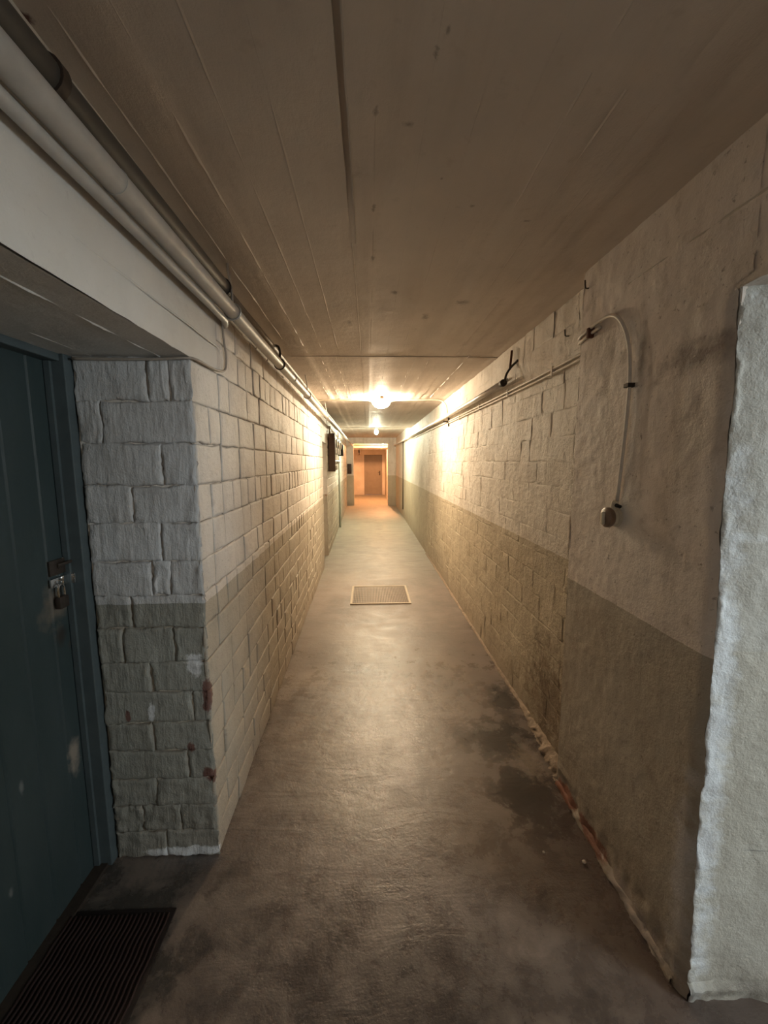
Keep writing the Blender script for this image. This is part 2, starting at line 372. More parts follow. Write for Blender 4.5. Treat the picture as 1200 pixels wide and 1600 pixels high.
# wall_left : solid blocks + the joint bed sheets; bricks are its children
wl = MB()
wl.prism([(-0.965, 1.412), (XL(1.4) - 0.02, 1.412), (XL(5.735) - 0.02, 5.72), (-1.15, 5.72), (-1.15, 1.45), (-0.965, 1.45)], -0.02, ZC + 0.02)
wl.prism([(-1.10, 6.42), (XL(6.4) - 0.02, 6.42), (XL(14) - 0.02, 14.1), (-1.30, 14.1), (-1.30, 6.42)], -0.02, 2.4)
wl.prism([(-1.10, 5.70), (XL(5.7) - 0.003, 5.70), (XL(6.43) - 0.003, 6.43), (-1.10, 6.43)], 1.79, ZC + 0.02)
wl.box(-1.15, -0.587, -4.0, 0.42, -0.02, ZC + 0.02)
wl.box(-1.20, -1.10, 0.3, 1.5, -0.02, ZC)
wl.box(-1.20, -1.12, 5.6, 6.5, -0.02, ZC)
def bed_left(u, v, y0=1.405, y1=5.735):
    y = y0 + (y1 - y0) * u; z = (ZC + 0.01) * v
    return (XL(y) - JD + 0.0022 * fb(0, y, z, 14), y, z)
wl.grid(180, 90, bed_left)
wl.grid(150, 44, lambda u, v: bed_left(u, v, 6.4, 14.05))
wl.grid(26, 110, lambda u, v: (-0.968 + (0.968 - 0.594) * u, 1.405 + JD - 0.0025 * fb(-0.968 + 0.374 * u, 0, 1.86 * v, 16), 1.86 * v))
wl.grid(10, 40, lambda u, v: (-1.10 + (1.10 - 0.66) * u, 6.405 - 0.003 * fb(u, 3, v, 9), 1.82 * v))   # doorway jamb
wall_left = struct(wl, 'wall_left', M['left'], smooth=35)

# ---- brick pieces
def patch(cell, place, hgt, edge, res, wob, rnd, proud, parent, mat, fill=0.0, famp=0.5, stuff=None, lip=0.0):
    u0, u1, v0, v1 = cell
    r = edge; nu, nv = res
    def lines(a, b, n):
        L = b - a
        e = [0.0, 0.22 * r, 0.62 * r, 1.3 * r]
        mid = [e[-1] + (L - 2 * e[-1]) * k / n for k in range(1, n)]
        return [a + k for k in e + mid] + [b - k for k in e[::-1]]
    def prof(d):
        return max(0.0, min(1.0, d / r)) 
    us = lines(u0, u1, nu); vs = lines(v0, v1, nv)
    seed = rnd.random() * 50; tx = rnd.uniform(-1, 1) * 0.0026; tz = rnd.uniform(-1, 1) * 0.001; pr = proud * rnd.uniform(0.7, 1.15)
    V = []; DV = []
    for v in vs:
        for u in us:
            d = min(u - u0, u1 - u, v - v0, v1 - v)
            k = math.sqrt(max(0.0, 1 - (1 - prof(d)) ** 2))
            f = max(0.0, min(0.96, fill + famp * (nz(u * 6, v * 9, 31) + 0.6 * nz(u * 19, v * 23, 37))))
            h = -0.003 + (pr + 0.003) * (k + (1 - k) * f)
            if lip: h += lip * max(0.0, nz(u * 26, v * 26, 51) + 0.15) * math.exp(-((d - 1.5 * r) / (0.7 * r)) ** 2)
            DV.append(max(0.0, (1 - k) * (0.75 - f) * 1.7))
            h += tx * (2 * (u - u0) / (u1 - u0) - 1) + tz * (2 * (v - v0) / (v1 - v0) - 1)
            h += hgt(u, v)
            uu = u + wob * nz(u * 17, v * 17, seed); vv = v + wob * nz(u * 13 + 7, v * 21, seed + 9)
            if d < r * 1.4:   # ragged arris
                uu += wob * 0.8 * nz(u * 70, v * 70, 3); vv += wob * 0.8 * nz(u * 70, v * 70, 13)
            V.append(place(uu, vv, h))
    n = len(us); F = [(j * n + i, j * n + i + 1, (j + 1) * n + i + 1, (j + 1) * n + i) for j in range(len(vs) - 1) for i in range(n - 1)]
    if stuff is not None: stuff.add(V, F); stuff.dirt.extend(DV); return
    c = V[len(V) // 2]
    mb = MB().add(V, F); mb.dirt = DV
    mb.build('brick', mat, parent, smooth=True, origin=tuple(round(k, 3) for k in c))

rnd = random.Random(11)
# pillar end face: hand laid from the photograph (z of bed joints, then x of head joints)
beds = [0.0, 0.109, 0.215, 0.325, 0.439, 0.553, 0.671, 0.785, 0.915, 1.034, 1.157, 1.293, 1.423, 1.565, 1.703, 1.843]
heads = [[-0.78], [-0.72, -0.86], [-0.80], [-0.68], [-0.80], [-0.65], [-0.79], [-0.70, -0.88], [-0.84], [-0.76, -0.70], [-0.72], [-0.81], [-0.70], [-0.89], [-0.66, -0.73]]
def drips(u, v):
    h = 0.0016 * fb(u, 5, v, 30) + 0.0022 * max(0, nz(u * 60, 2, v * 7)) ** 1.5
    if v > 1.60: h += 0.006 * max(0.0, nz(u * 55, 8, v * 6)) * min(1, (v - 1.6) / 0.1)
    if v < 0.33: h += 0.004 * fb(u, 9, v, 22)
    h += 0.003 * fb(u, 1, v, 9)
    return h
for j in range(15):
    xs = [-0.966] + sorted(heads[j]) + [-0.587]
    for i in range(len(xs) - 1):
        g = 0.0006
        patch((xs[i] + g, xs[i + 1] - (g if i < len(xs) - 2 else -0.001), beds[j] + g * 0.8, beds[j + 1] - g * 0.8),
              lambda u, v, h: (u + 0.006 * nz(0, 7, v * 9) * (1 if u < -0.95 else 0), 1.405 + JD - h, v), drips, 0.0085, (14, 8), 0.007, rnd, 0.0095, wall_left, M['pillar'], fill=0.42, famp=1.1, lip=0.007)

# corridor side: courses follow the pillar's, up to the ceiling
cz = beds[:-1] + [1.845, 1.975, 2.10, 2.235]
stuff_l = MB(); cells = []
for j in range(len(cz) - 1):
    y = 1.405; y0 = 1.405
    if cz[j] >= 1.84: y0 = 1.66
    headers = j in (4, 8, 11, 15)
    y = y0; first = True
    while y < 5.72:
        L = 0.125 if headers else rnd.choice([0.25, 0.25, 0.25, 0.125])
        if first and not headers and j % 2: L = 0.125
        L += rnd.uniform(-0.008, 0.008); first = False
        y1 = min(y + L, 5.735)
        if 5.735 - y1 < 0.07: y1 = 5.735
        cells.append((y, y1, cz[j], cz[j + 1])); y = y1
def wl_h(u, v): return 0.0018 * fb(4, u, v, 18)
def seen(c, X=-0.6):
    ym = (c[0] + c[1]) / 2; return (c[1] - c[0]) * (c[3] - c[2]) / max(0.2, ym) ** 3
order = sorted(cells, key=seen, reverse=True)
big = set(order[:255])
for c in cells:
    g = 0.0006
    sg = (c[0] + (g if c[0] > 1.41 else -0.001), c[1] - g, c[2] + g * 0.8, c[3] - g * 0.8)
    pl = lambda u, v, h: (XL(u) - JD + h, u, v + 0.006 * nz(0, u * 1.6, 4))
    patch(sg, pl, wl_h, 0.0085, (3, 2) if c in big else (2, 2), 0.006, rnd, 0.0095, wall_left, M['left'], fill=0.18, famp=0.8, stuff=None if c in big else stuff_l)
stuff_l.build('brick_courses', M['left'], wall_left, smooth=True, kind='stuff')
# the stretch beyond the doorway: too far to pick bricks apart
st = MB()
for j in range(18):
    z0, z1 = j * 0.1235, (j + 1) * 0.1235; y = 6.41 + (0.12 if j % 2 else 0)
    while y < 13.9:
        y1 = y + 0.25
        patch((y + .004, y1 - .004, z0 + .003, z1 - .003), lambda u, v, h: (XL(u) - JD + h, u, v), wl_h, 0.010, (1, 1), 0.003, rnd, 0.007, wall_left, M['left'], stuff=st); y = y1
st.build('far_brick_courses', M['left'], wall_left, smooth=True, kind='stuff')

# left lintel of board marked concrete
lm = MB()
lm.box(-1.12, XL(1.4) - 0.004, 0.38, 1.66, 1.852, ZC + 0.02)
lm.grid(60, 24, lambda u, v: (XL(0.36 + 1.3 * u) + 0.0015 * fb(1, 1.3 * u, v * .4, 8) + (0.002 if v > 0.44 else 0), 0.38 + 1.28 * u, 1.845 + 0.003 * nz(u * 22, 0, 0) * (v < 0.01) + 0.41 * v))
lm.grid(30, 50, lambda u, v: (-1.12 + 0.535 * u, 0.38 + 1.06 * v, 1.845 + 0.001 * fb(u, v, 0, 9)), flip=True)
lintel_l = lm.build('lintel', M['lintel'], wall_left, smooth=35, label='smooth concrete lintel over the dark door')
def ridge(name, p0, p1, r, mat, parent, seed, nrm, amp=1.0, n=70, gate=0.0):
    """an irregular fin of cement along a board joint"""
    m = MB(); p0 = Vector(p0); p1 = Vector(p1); ax = (p1 - p0).normalized(); nr = Vector(nrm); sd = ax.cross(nr)
    vs = []
    for i in range(n + 1):
        t = i / n; p = p0.lerp(p1, t)
        k = max(0.02, (nz(t * (p1 - p0).length * 9, seed, 0) + 0.35 - gate)) * amp
        k *= 0.8 + 0.4 * nz(t * 60, seed, 5); q = p + sd * 0.0025 * nz(t * 8, seed, 2)
        vs += [q - sd * r * 1.2 - nr * 0.001, q + nr * r * 2.0 * k, q + sd * r * 1.2 - nr * 0.001]
    fs = []
    for i in range(n):
        a = i * 3; fs += [(a, a + 1, a + 4, a + 3), (a + 1, a + 2, a + 5, a + 4)]
    m.add(vs, fs); return m.build(name, mat, parent, smooth=25)
for x, g in ((-0.682, 0.0), (-0.90, 0.15)):
    ridge('board_ridge', (x, 0.5, 1.845), (x, 1.40, 1.845), 0.0032, M['lintel'], lintel_l, x * 10, (0, 0, -1), gate=g)
ridge('board_ridge', (XL(1) + 0.001, 0.42, 1.945), (XL(1) + 0.001, 1.66, 1.945), 0.0028, M['lintel'], lintel_l, 3.3, (1, 0, 0), amp=0.9, gate=0.1)

# wall_right
wr = MB()
wr.box(XR + 0.02, 1.35, 1.66, 14.1, -0.02, 2.4)
wr.box(XP, 1.25, -4.0, -0.35, -0.02, ZC + 0.02)
wr.grid(200, 90, lambda u, v: (XR + 0.002 - 0.003 * fb(3, 1.68 + 4.5 * u, 2.3 * v, 6) - 0.0015 * fb(3, 1.68 + 4.5 * u, 2.3 * v, 30), 1.68 + 4.5 * u, (ZC + .01) * v), flip=True)
wr.grid(100, 40, lambda u, v: (XR + 0.002 - 0.004 * fb(3, 6.18 + 7.9 * u, 2.3 * v, 5), 6.18 + 7.9 * u, 2.36 * v), flip=True)
wall_right = struct(wr, 'wall_right', M['right'], smooth=35)
cells = []
for j in range(18):
    z0, z1 = j * 0.125, (j + 1) * 0.125; y = 1.70 - (0.12 if j % 2 else 0.0)
    while y < 6.4:
        L = rnd.choice([0.25, 0.25, 0.27, 0.13]); y1 = y + L
        cells.append((max(y, 1.695), y1, z0, z1)); y = y1
cells = [c for c in cells if c[1] - c[0] > 0.06]
order = sorted(cells, key=seen, reverse=True); big = set(order[:230]); stuff_r = MB()
def wr_h(u, v):
    # thick limewash levels most joints; some courses stay open
    return 0.0035 * fb(2, u, v, 9) + 0.0015 * fb(2, u, v, 40)
for c in cells:
    g = 0.0006
    patch((c[0] + g, c[1] - g, c[2] + g, c[3] - g), lambda u, v, h: (XR + 0.0045 - h, u, v + 0.005 * nz(0, u * 2, 6)), wr_h, 0.012, (3, 2) if c in big else (1, 1), 0.005, rnd,
          0.0055 , wall_right, M['right'], fill=0.93, famp=1.1, stuff=None if c in big else stuff_r)
stuff_r.build('brick_courses', M['right'], wall_right, smooth=True, kind='stuff')
# plastered pilaster at the near end of the right wall, with a ragged arris
pm = MB()
pm.box(XP + 0.012, 1.3, 0.975, 1.690, -0.02, ZC + 0.01)
def arris(z): return 0.922 + 0.030 * z + 0.007 * fb(1, 4, z, 2.3) + 0.006 * fb(3, 3, z, 11) * (1.3 if z < 0.9 else 0.6) + 0.003 * fb(2, 3, z, 50)
def arr2(z): return arris(z) - (0.045 if z > 1.925 else 0)
def bulge(z): return 0.018 * max(0, fb(6, 2, z, 3.5)) * (1 if z < 0.9 else .4)
pm.grid(60, 150, lambda u, v: (XP + 0.002 * fb(7, u * .74, v * 2.3, 7) + 0.0012 * fb(7, u * .74, v * 2.3, 28) - (0.010 * fb(5, u, v * 2.25, 12) if v < 0.05 else 0)
                               + (0.010 * (1 - u * 20) ** 2 if u < 0.05 and v < 0.845 else 0), arr2(2.26 * v) + (1.692 - arr2(2.26 * v)) * u, 2.26 * v), flip=True)
pm.grid(4, 10, lambda u, v: (XP + 0.10 * u, 1.692, 2.26 * v), flip=True)
pilaster = pm.build('pilaster', M['pilaster'], wall_right, smooth=40)
# end face of the right wall (reveal of the side opening), slightly skewed, worn lip at the edge
rv = MB()
def reveal_pt(u, v):
    x = XP + 0.010 + 2.35 * u ** 1.6; z = 1.93 * v
    q = min(1.0, (x - XP) / 0.09)
    y = arris(z) * (1 - q) + q * (0.935 + 0.012 * z) - 0.10 * (x - XP - 0.01) + (0.0022 * fb(x, 2, z, 9) + 0.001 * fb(x, 2, z, 45)) * min(1, u * 40)
    e = max(0, 1 - (x - XP) / 0.07)
    e *= min(1, u * 40)
    y -= 0.010 * e * max(0, fb(x, 7, z, 11)) + bulge(z) * 0.4 * e
    if z < 0.05: y -= 0.012 * fb(x, 1, z, 9) + 0.006
    return (x, y, z)
rv.grid(110, 190, reveal_pt)
rv.box(1.0, 3.22, 0.99, 1.2, -0.02, ZC + .01)
reveal = rv.build('reveal', M['reveal'], wall_right, smooth=50, label='pale plastered end face of the wall, whiter along its chipped edge')
# right lintel over the side opening
rl = MB()
rl.box(XP + 0.006, 1.25, -0.36, 0.985, 1.925, ZC + .02)
rl.grid(60, 20, lambda u, v: (XP + 0.001 + 0.001 * fb(8, u * 1.3, v * .35, 8) * (1 - u), -0.36 + 1.345 * u, 1.905 + 0.35 * v + 0.010 * fb(2, u * 1.3, 0, 9) * (v < 0.01)), flip=True)
rl.grid(10, 40, lambda u, v: (XP + 0.39 * u, -0.36 + 1.34 * v, 1.908 + 0.003 * fb(u, v, 3, 5)), flip=True)
lintel_r = rl.build('lintel', M['pilaster'], wall_right, smooth=35, label='dark board-marked lintel over the side opening')
ridge('board_ridge', (XP, -0.2, 2.09), (XP, 1.40, 2.09), 0.003, M['lintel_right'], lintel_r, 5.1, (-1, 0, 0), gate=0.05)
# crumbled mortar where the right wall meets the floor
def fillet(x0f, y0, y1, seed, wfn, hfn, n=160):
    m = MB()
    def fn(u, v):
        y = y0 + (y1 - y0) * u; w_ = wfn(y); h_ = hfn(y)
        a = v * math.pi / 2
        x = x0f - w_ * math.cos(a) * (1 + 0.55 * fb(seed, y, v, 20)); z = h_ * math.sin(a) ** 1.5 * (1 + 0.5 * fb(seed, y, v * .3, 24)) - 0.004 * (v < 0.01)
        return (x, y, z)
    return m.grid(n, 6, fn, flip=True)
fillet(XR + 0.004, 1.69, 6.5, 3, lambda y: 0.018 + 0.06 * max(0, 1 - (y - 1.69) / 0.6), lambda y: 0.016 + 0.03 * max(0, 1 - (y - 1.69) / 0.8), 420).build('mortar_fillet', M['fillet'], wall_right, smooth=True)
fillet(XP + 0.006, 0.96, 1.69, 5, lambda y: 0.018, lambda y: 0.03, 60).build('mortar_fillet', M['pilaster'], wall_right, smooth=True)

# remaining rooms
struct(MB().box(-1.3, 3.4, -4.15, -4.0, -0.02, ZC + .02), 'wall_back', M['room'])
sr = MB()
sr.box(1.25, 3.35, -1.75, -1.6, -0.02, ZC + .02)
struct(sr, 'wall_side', M['room'])
we = MB()
we.box(3.2, 3.35, -1.6, -1.05, -0.02, ZC + .02); we.box(3.2, 3.35, -0.05, 1.2, -0.02, ZC + .02)
we.box(3.2, 3.35, -1.05, -0.05, -0.02, 1.25); we.box(3.2, 3.35, -1.05, -0.05, 2.0, ZC + .02)
struct(we, 'wall_window', M['room'])
wf = MB()
for a in ((-1.05, -1.0, 1.25, 2.0), (-0.10, -0.05, 1.25, 2.0), (-0.575, -0.525, 1.3, 1.95)): wf.box(3.22, 3.27, a[0], a[1], a[2], a[3])
wf.box(3.22, 3.27, -1.0, -0.1, 1.25, 1.3); wf.box(3.22, 3.27, -1.0, -0.1, 1.95, 2.0)
win = struct(wf, 'window_1', M['window_frame'])
for a, b in ((-1.0, -0.575), (-0.525, -0.10)):
    MB().box(3.24, 3.25, a, b, 1.3, 1.95).build('pane', M['glass'], win)
# far end wall with its opening
wfar = MB()
wfar.box(-1.3, -0.515, 14.0, 14.22, -0.02, 2.4); wfar.box(0.66, 1.35, 14.0, 14.22, -0.02, 2.4); wfar.box(-0.515, 0.66, 14.0, 14.22, 2.13, 2.4)
struct(wfar, 'wall_far', M['right'])
wend = MB()
wend.box(-1.35, -0.205, 18.6, 18.75, -0.02, 2.4); wend.box(0.62, 1.6, 18.6, 18.75, -0.02, 2.4); wend.box(-0.205, 0.62, 18.6, 18.75, 1.83, 2.4)
wend.box(-1.40, -0.80, 16.9, 17.1, -0.02, 2.4)
wend.box(-0.9, 0.75, 16.4, 16.6, 2.02, 2.4)
wend.box(0.74, 0.9, 16.5, 18.65, -0.02, 2.4)
struct(wend, 'wall_end', M['far_room'])
struct(MB().box(-1.45, -1.3, 14.1, 18.75, -0.02, 2.4), 'wall_end_left', M['far_room'])
struct(MB().box(1.35, 1.5, 14.1, 18.75, -0.02, 2.4), 'wall_end_right', M['far_room'])

# ceiling: profile with the offsets of the formwork boards
bx = [-1.3, -0.97, -0.80, -0.655, -0.525, -0.418, -0.31, -0.20, -0.056, -0.049, -0.0395, 0.021, 0.13, 0.24, 0.345, 0.438, 0.53, 0.62, 0.70, 0.80, 0.90, 1.1, 1.4]
offs = {i: rnd.uniform(-0.0012, 0.0012) for i in range(len(bx))}
def ceil_sheet(y0, y1, zc, ny, crack):
    cols = []
    for i in range(len(bx) - 1):
        a, b = bx[i], bx[i + 1]; k = 3 if b - a > 0.03 else 1
        for q in range(k + 1):
            cols.append((a + (b - a) * q / k + (0.0004 if q == 0 else -0.0004 if q == k else 0), offs[i]))
    m = MB(); n = len(cols) - 1
    def fn(u, v):
        x, o = cols[round(u * n)]; y = y0 + (y1 - y0) * v; z = zc + o + 0.0022 * fb(x, y, 1, 2.5)
        xx = x + 0.002 * nz(0, y * 9, 3) if abs(x + 0.05) < 0.02 else x
        if crack and -0.0557 < x < -0.0398 and y < 1.36: z += 0.016 * min(1, (1.36 - y) / 0.25)
        return (xx, y, z)
    m.grid(n, ny, fn, flip=True); return m
cm = ceil_sheet(-4.1, 3.0, ZC, 140, True)
g2 = ceil_sheet(3.0, 8.95, ZC - 0.003, 60, False)
g3 = ceil_sheet(8.95, 14.05, ZC + 0.08, 20, False)
for g in (g2, g3): cm.add(g.v, g.f)
cm.grid(4, 1, lambda u, v: (-1.3 + 2.7 * u, 8.95, ZC - 0.012 + 0.1 * v), flip=True)
cm.box(-1.35, 3.4, -4.1, 8.93, ZC + 0.025, ZC + 0.2)
cm.box(-1.35, 1.5, 8.9, 18.8, ZC + 0.10, ZC + 0.25)
cm.box(1.2, 3.4, -4.0, 1.1, ZC, ZC + 0.05)
cm.box(-1.35, 1.5, 14.2, 18.7, ZC + 0.07, ZC + 0.12)
ceiling = struct(cm, 'ceiling', M['ceiling'], smooth=30)
for i, (x, y0, y1, am, gt) in enumerate(((-0.526, 0.6, 2.6, 1.2, 0.05), (-0.418, 0.6, 2.9, 1.4, 0.05), (-0.31, 0.6, 2.9, 0.6, 0.15), (-0.20, 0.6, 3.0, 0.8, 0.1), (-0.038, 0.6, 1.5, 1.6, -0.05),
        (-0.05, 1.5, 3.0, 0.5, 0.05), (0.021, 0.8, 3.0, 0.5, 0.1), (0.24, 0.8, 2.9, 0.4, 0.15), (0.438, 0.6, 1.3, 0.9, 0.0), (0.53, 0.9, 3.0, 0.5, 0.1), (0.62, 1.2, 3.0, 0.5, 0.1),
        (-0.45, 3.0, 5.0, 1.1, -0.1), (-0.34, 3.0, 5.0, 1.2, -0.1), (-0.23, 3.0, 4.9, 1.2, -0.1), (-0.12, 3.3, 4.9, 1.0, 0), (0.33, 3.2, 5.0, 1.1, -0.1), (0.45, 3.0, 4.9, 1.1, -0.1), (0.57, 3.0, 4.9, 0.9, -0.1), (0.72, 2.95, 4.8, 1.4, -0.2))):
    ridge('board_ridge', (x, y0, ZC), (x, y1, ZC), 0.0032, M['ceiling'], ceiling, i * 3.7 + 1, (0, 0, -1), amp=am, n=int((y1 - y0) * 50), gate=gt)
ridge('board_ridge', (-0.545, 3.0, ZC), (0.80, 2.97, ZC), 0.003, M['ceiling'], ceiling, 77, (0, 0, -1), amp=0.9, gate=-0.25)

# ---------------------------------------------------------------- door_1 (board door in the left recess)
dr = struct(MB().box(-1.10, -1.06, 0.36, 1.37, 0.01, 1.835), 'door_1', M['door'])
ys = [1.368, 1.299, 1.188, 1.077, 0.966, 0.855, 0.744, 0.633, 0.522, 0.42]
for a, b in zip(ys[1:], ys[:-1]):
    # tongue and groove board with chamfered edges
    m = MB(); c = 0.005; pts = [(-1.062, a + .0008), (-1.035, a + .0008), (-1.030, a + c), (-1.030, b - c), (-1.035, b - .0008), (-1.062, b - .0008)]
    m.prism(pts[::-1], 0.012, 1.825); m.build('board', M['door'], dr)
fr = MB().box(-1.10, -0.972, 1.376, 1.438, 0.0, 1.86, 0.003)
fr.box(-1.03, -1.012, 1.366, 1.380, 0.0, 1.84)
fr.build('door_frame', M['frame'], dr, label='blue-grey painted frame post beside the brick pillar')
MB().box(-1.10, -0.985, 0.40, 1.376, 1.822, 1.855, 0.003).build('head_frame', M['frame'], dr)
MB().box(-1.10, -0.98, 0.38, 0.44, 0.0, 1.83, 0.003).build('door_frame', M['frame'], dr)
MB().box(-1.06, -0.985, 0.44, 1.376, -0.005, 0.012, 0.002).build('threshold', M['iron'], dr)
# lock fittings
lk = MB().box(-1.030, -1.024, 1.30, 1.366, 1.135, 1.185, 0.001)
lk.lathe([(0, .011), (.004, .011), (.004, .006), (.006, .005)], (-1.024, 1.340, 1.164), (1, 0, 0), 14)
lk.build('lock_plate', M['iron'], dr, smooth=30)
MB().tube([(-1.022, 1.33, 1.166), (-1.014, 1.345, 1.168), (-1.012, 1.385, 1.170)], 0.006, 8).build('latch_bolt', M['iron'], dr, smooth=30)
hs = MB().box(-1.026, -1.021, 1.295, 1.372, 1.098, 1.126, 0.001)
hs.box(-1.024, -0.998, 1.369, 1.374, 1.095, 1.130, 0.001)
hs.tube(curve([(-1.022, 1.325, 1.118), (-1.008, 1.325, 1.116), (-1.008, 1.325, 1.104), (-1.022, 1.325, 1.102)], 4), 0.003, 8)
hs.build('hasp', M['chrome'], dr, smooth=30, label='bright steel hasp with a bent end')
pk = thing('padlock', 'small dark padlock with shiny shackle hanging from the hasp of the blue-green door', 'padlock', (-1.012, 1.322, 1.045))
MB().box(-0.009, 0.009, -0.020, 0.020, -0.020, 0.020, 0.004).build('lock_body', M['iron'], pk, smooth=30)
MB().tube(curve([(0, -0.013, 0.015), (0, -0.013, 0.048), (0, 0, 0.060), (0, 0.013, 0.048), (0, 0.013, 0.015)], 5), 0.0035, 8).build('shackle', M['chrome'], pk, smooth=40)
# far doors
d2 = struct(MB().box(-0.17, 0.585, 18.66, 18.70, 0.01, 1.80, 0.004), 'door_2', M['door_far'])
f2 = MB().box(-0.205, -0.165, 18.60, 18.74, 0, 1.83); f2.box(0.58, 0.62, 18.60, 18.74, 0, 1.83); f2.box(-0.205, 0.62, 18.60, 18.74, 1.795, 1.83)
f2.build('door_frame', M['door_far'], d2)
h2 = MB().box(0.485, 0.535, 18.645, 18.66, 0.90, 1.10, 0.004); h2.tube([(0.51, 18.65, 1.03), (0.51, 18.60, 1.03), (0.42, 18.60, 1.03)], 0.011, 8)
h2.build('door_handle', M['iron'], d2, smooth=30)
d3 = struct(MB().box(-1.10, -1.05, 5.72, 6.41, 0.0, 1.80), 'door_3', M['door_side'])
MB().box(-1.06, -1.0, 5.72, 5.77, 0, 1.79).build('door_frame', M['door_side'], d3); MB().box(-1.06, -1.0, 6.355, 6.405, 0, 1.79).build('door_frame', M['door_side'], d3)

# ---------------------------------------------------------------- mat and floor grille
mt = thing('door_mat', 'dark brown ribbed rubber mat lying in front of the blue-green board door', 'mat', (-0.83, 0.78, 0.002))
MB().box(-0.175, 0.172, -0.42, 0.435, 0, 0.007, 0.003).build('mat_base', M['mat'], mt, smooth=30)
rib = None
for k in range(22):
    x = -0.160 + k * 0.0150
    if rib is None:
        pts = [(0.0014 * math.sin(t * 0.9) + 0.0012 * nz(t, 1, 1), -0.405 + 0.82 * t / 60, 0.009) for t in range(61)]
        rib = MB().tube(pts, 0.0045, 5).build('rib', M['mat_rib'], mt, smooth=True); rib.location = (x, 0, 0)
    else:
        c = rib.copy(); COL.objects.link(c); c.parent = mt; c.location = (x, 0, 0)
gr = thing('floor_grille', 'rectangular brown metal grille set into the concrete corridor floor', 'grille', (0.118, 4.435, 0.004))
gf = MB(); X0, X1, Y0, Y1 = -0.325, 0.325, -0.31, 0.31
for a in ((X0, X1, Y0, Y0 + .022), (X0, X1, Y1 - .022, Y1), (X0, X0 + .022, Y0 + .022, Y1 - .022), (X1 - .022, X1, Y0 + .022, Y1 - .022)): gf.box(a[0], a[1], a[2], a[3], -0.004, 0.008)
gf.build('grille_frame', M['grille_frame'], gr)
gb = MB()
for k in range(34):
    x = X0 + .03 + k * (X1 - X0 - .06) / 33; gb.box(x - .0045, x + .0045, Y0 + .022, Y1 - .022, -0.003, 0.006)
for k in range(9):
    y = Y0 + .06 + k * .0625; gb.box(X0 + .022, X1 - .022, y - .003, y + .003, -0.003, 0.004)
gb.build('grille_bars', M['grille'], gr, kind='stuff')
MB().box(X0 + .02, X1 - .02, Y0 + .02, Y1 - .02, -0.003, 0.001).build('sump', M['iron'], gr)

# ---------------------------------------------------------------- pipes on the left
def ln(p0, p1, n, wob=0.0, s=1.0):
    p0 = Vector(p0); p1 = Vector(p1)
    return [p0.lerp(p1, i / n) + Vector((wob * nz(i * s, 1, 0), 0, wob * nz(i * s, 5, 0))) for i in range(n + 1)]
p1 = thing('heating_pipe', 'thick pale grey pipe running under the ceiling along the bricked wall', 'pipe', (0, 0, 0))
MB().tube([(-0.520, -3.9, 2.075), (-0.520, 0.95, 2.078), (-0.520, 1.70, 2.076)] + ln((-0.521, 2.0, 2.074), (-0.545, 9.5, 2.085), 10, 0.003) + [(-0.56, 13.95, 2.07)], 0.026, 20).build('pipe_run', M['pipe'], p1, smooth=True)
for y, h in ((0.93, 0), (2.9, 0)):
    MB().tube([(-0.520, y, 2.078), (-0.520, y + 0.006, 2.078)], 0.0275, 20).build('pipe_joint', M['pipe'], p1, smooth=30)
pb = thing('wall_pipe', 'slimmer pale pipe tucked beneath the thick grey heating pipe', 'pipe')
MB().tube([(-0.545, -3.9, 2.044), (-0.547, 1.5, 2.044), (-0.552, 1.66, 2.046), (-0.575, 1.73, 2.05), (-0.62, 1.76, 2.05)], 0.013, 14).build('pipe_run', M['pipe'], pb, smooth=True)
p2 = thing('dark_pipe', 'dark grey-brown pipe close under the ceiling, ending in a collar', 'pipe')
MB().tube([(-0.553, -3.9, 2.165), (-0.553, 1.655, 2.165)], 0.029, 18).build('pipe_run', M['pipe_dark'], p2, smooth=30)
MB().lathe([(0, .029), (0, .034), (.018, .034), (.018, .024), (.03, .02)], (-0.553, 1.652, 2.165), (0, 1, 0), 18).build('collar', M['iron'], p2, smooth=30)
MB().lathe([(0, .030), (0, .0345), (.02, .0345), (.02, .030)], (-0.553, 0.80, 2.165), (0, 1, 0), 18).build('collar', M['iron'], p2, smooth=30)
p3 = thing('brown_pipe', 'thin brown pipe running on from the collar of the dark pipe', 'pipe')
MB().tube([(-0.553, 1.675, 2.165), (-0.555, 2.5, 2.17), (-0.585, 5.0, 2.19), (-0.60, 9.0, 2.19)], 0.0165, 14).build('pipe_run', M['pipe_brown'], p3, smooth=True)
def hanger(y, x, lab, mat, hook=False):
    t = thing('pipe_hanger', lab, 'bracket', (x, y, 2.077), None)
    m = MB()
    for s in (-0.006, 0.006):
        pass
    ring = [(0.0305 * math.cos(a), 0, 0.0305 * math.sin(a)) for a in [math.radians(k) for k in range(95, 95 + 341, 20)]]
    m.tube([Vector(p) for p in ring], 0.0042, 8)
    m.build('pipe_loop', mat, t, smooth=True)
    m2 = MB().tube(curve([(0, 0, 0.030), (-0.001, 0, 0.08), (-0.012, 0.0, ZC - 2.077 - 0.02), (-0.012, 0, ZC - 2.077 + 0.004)] if not hook else [(0, 0, 0.030), (0.004, 0, 0.06), (-0.002, 0, 0.095), (-0.020, 0, 0.105), (-0.034, 0, 0.098)], 4), 0.0048 if not hook else 0.007, 8)
    m2.build('rod', mat, t, smooth=True); return t
hanger(1.66, -0.520, 'steel hanger looped round the grey heating pipe right by the dark pipe collar', M['steel'])
hanger(2.50, -0.523, 'dark hooked hanger holding the heating pipe where the thin brown pipe bends', M['iron'], True)
hanger(3.62, -0.527, 'hanger on the heating pipe between the dark hook and the lamp conduit', M['steel'])
hanger(5.25, -0.532, 'hanger on the heating pipe just past the near ceiling lamp', M['steel'])
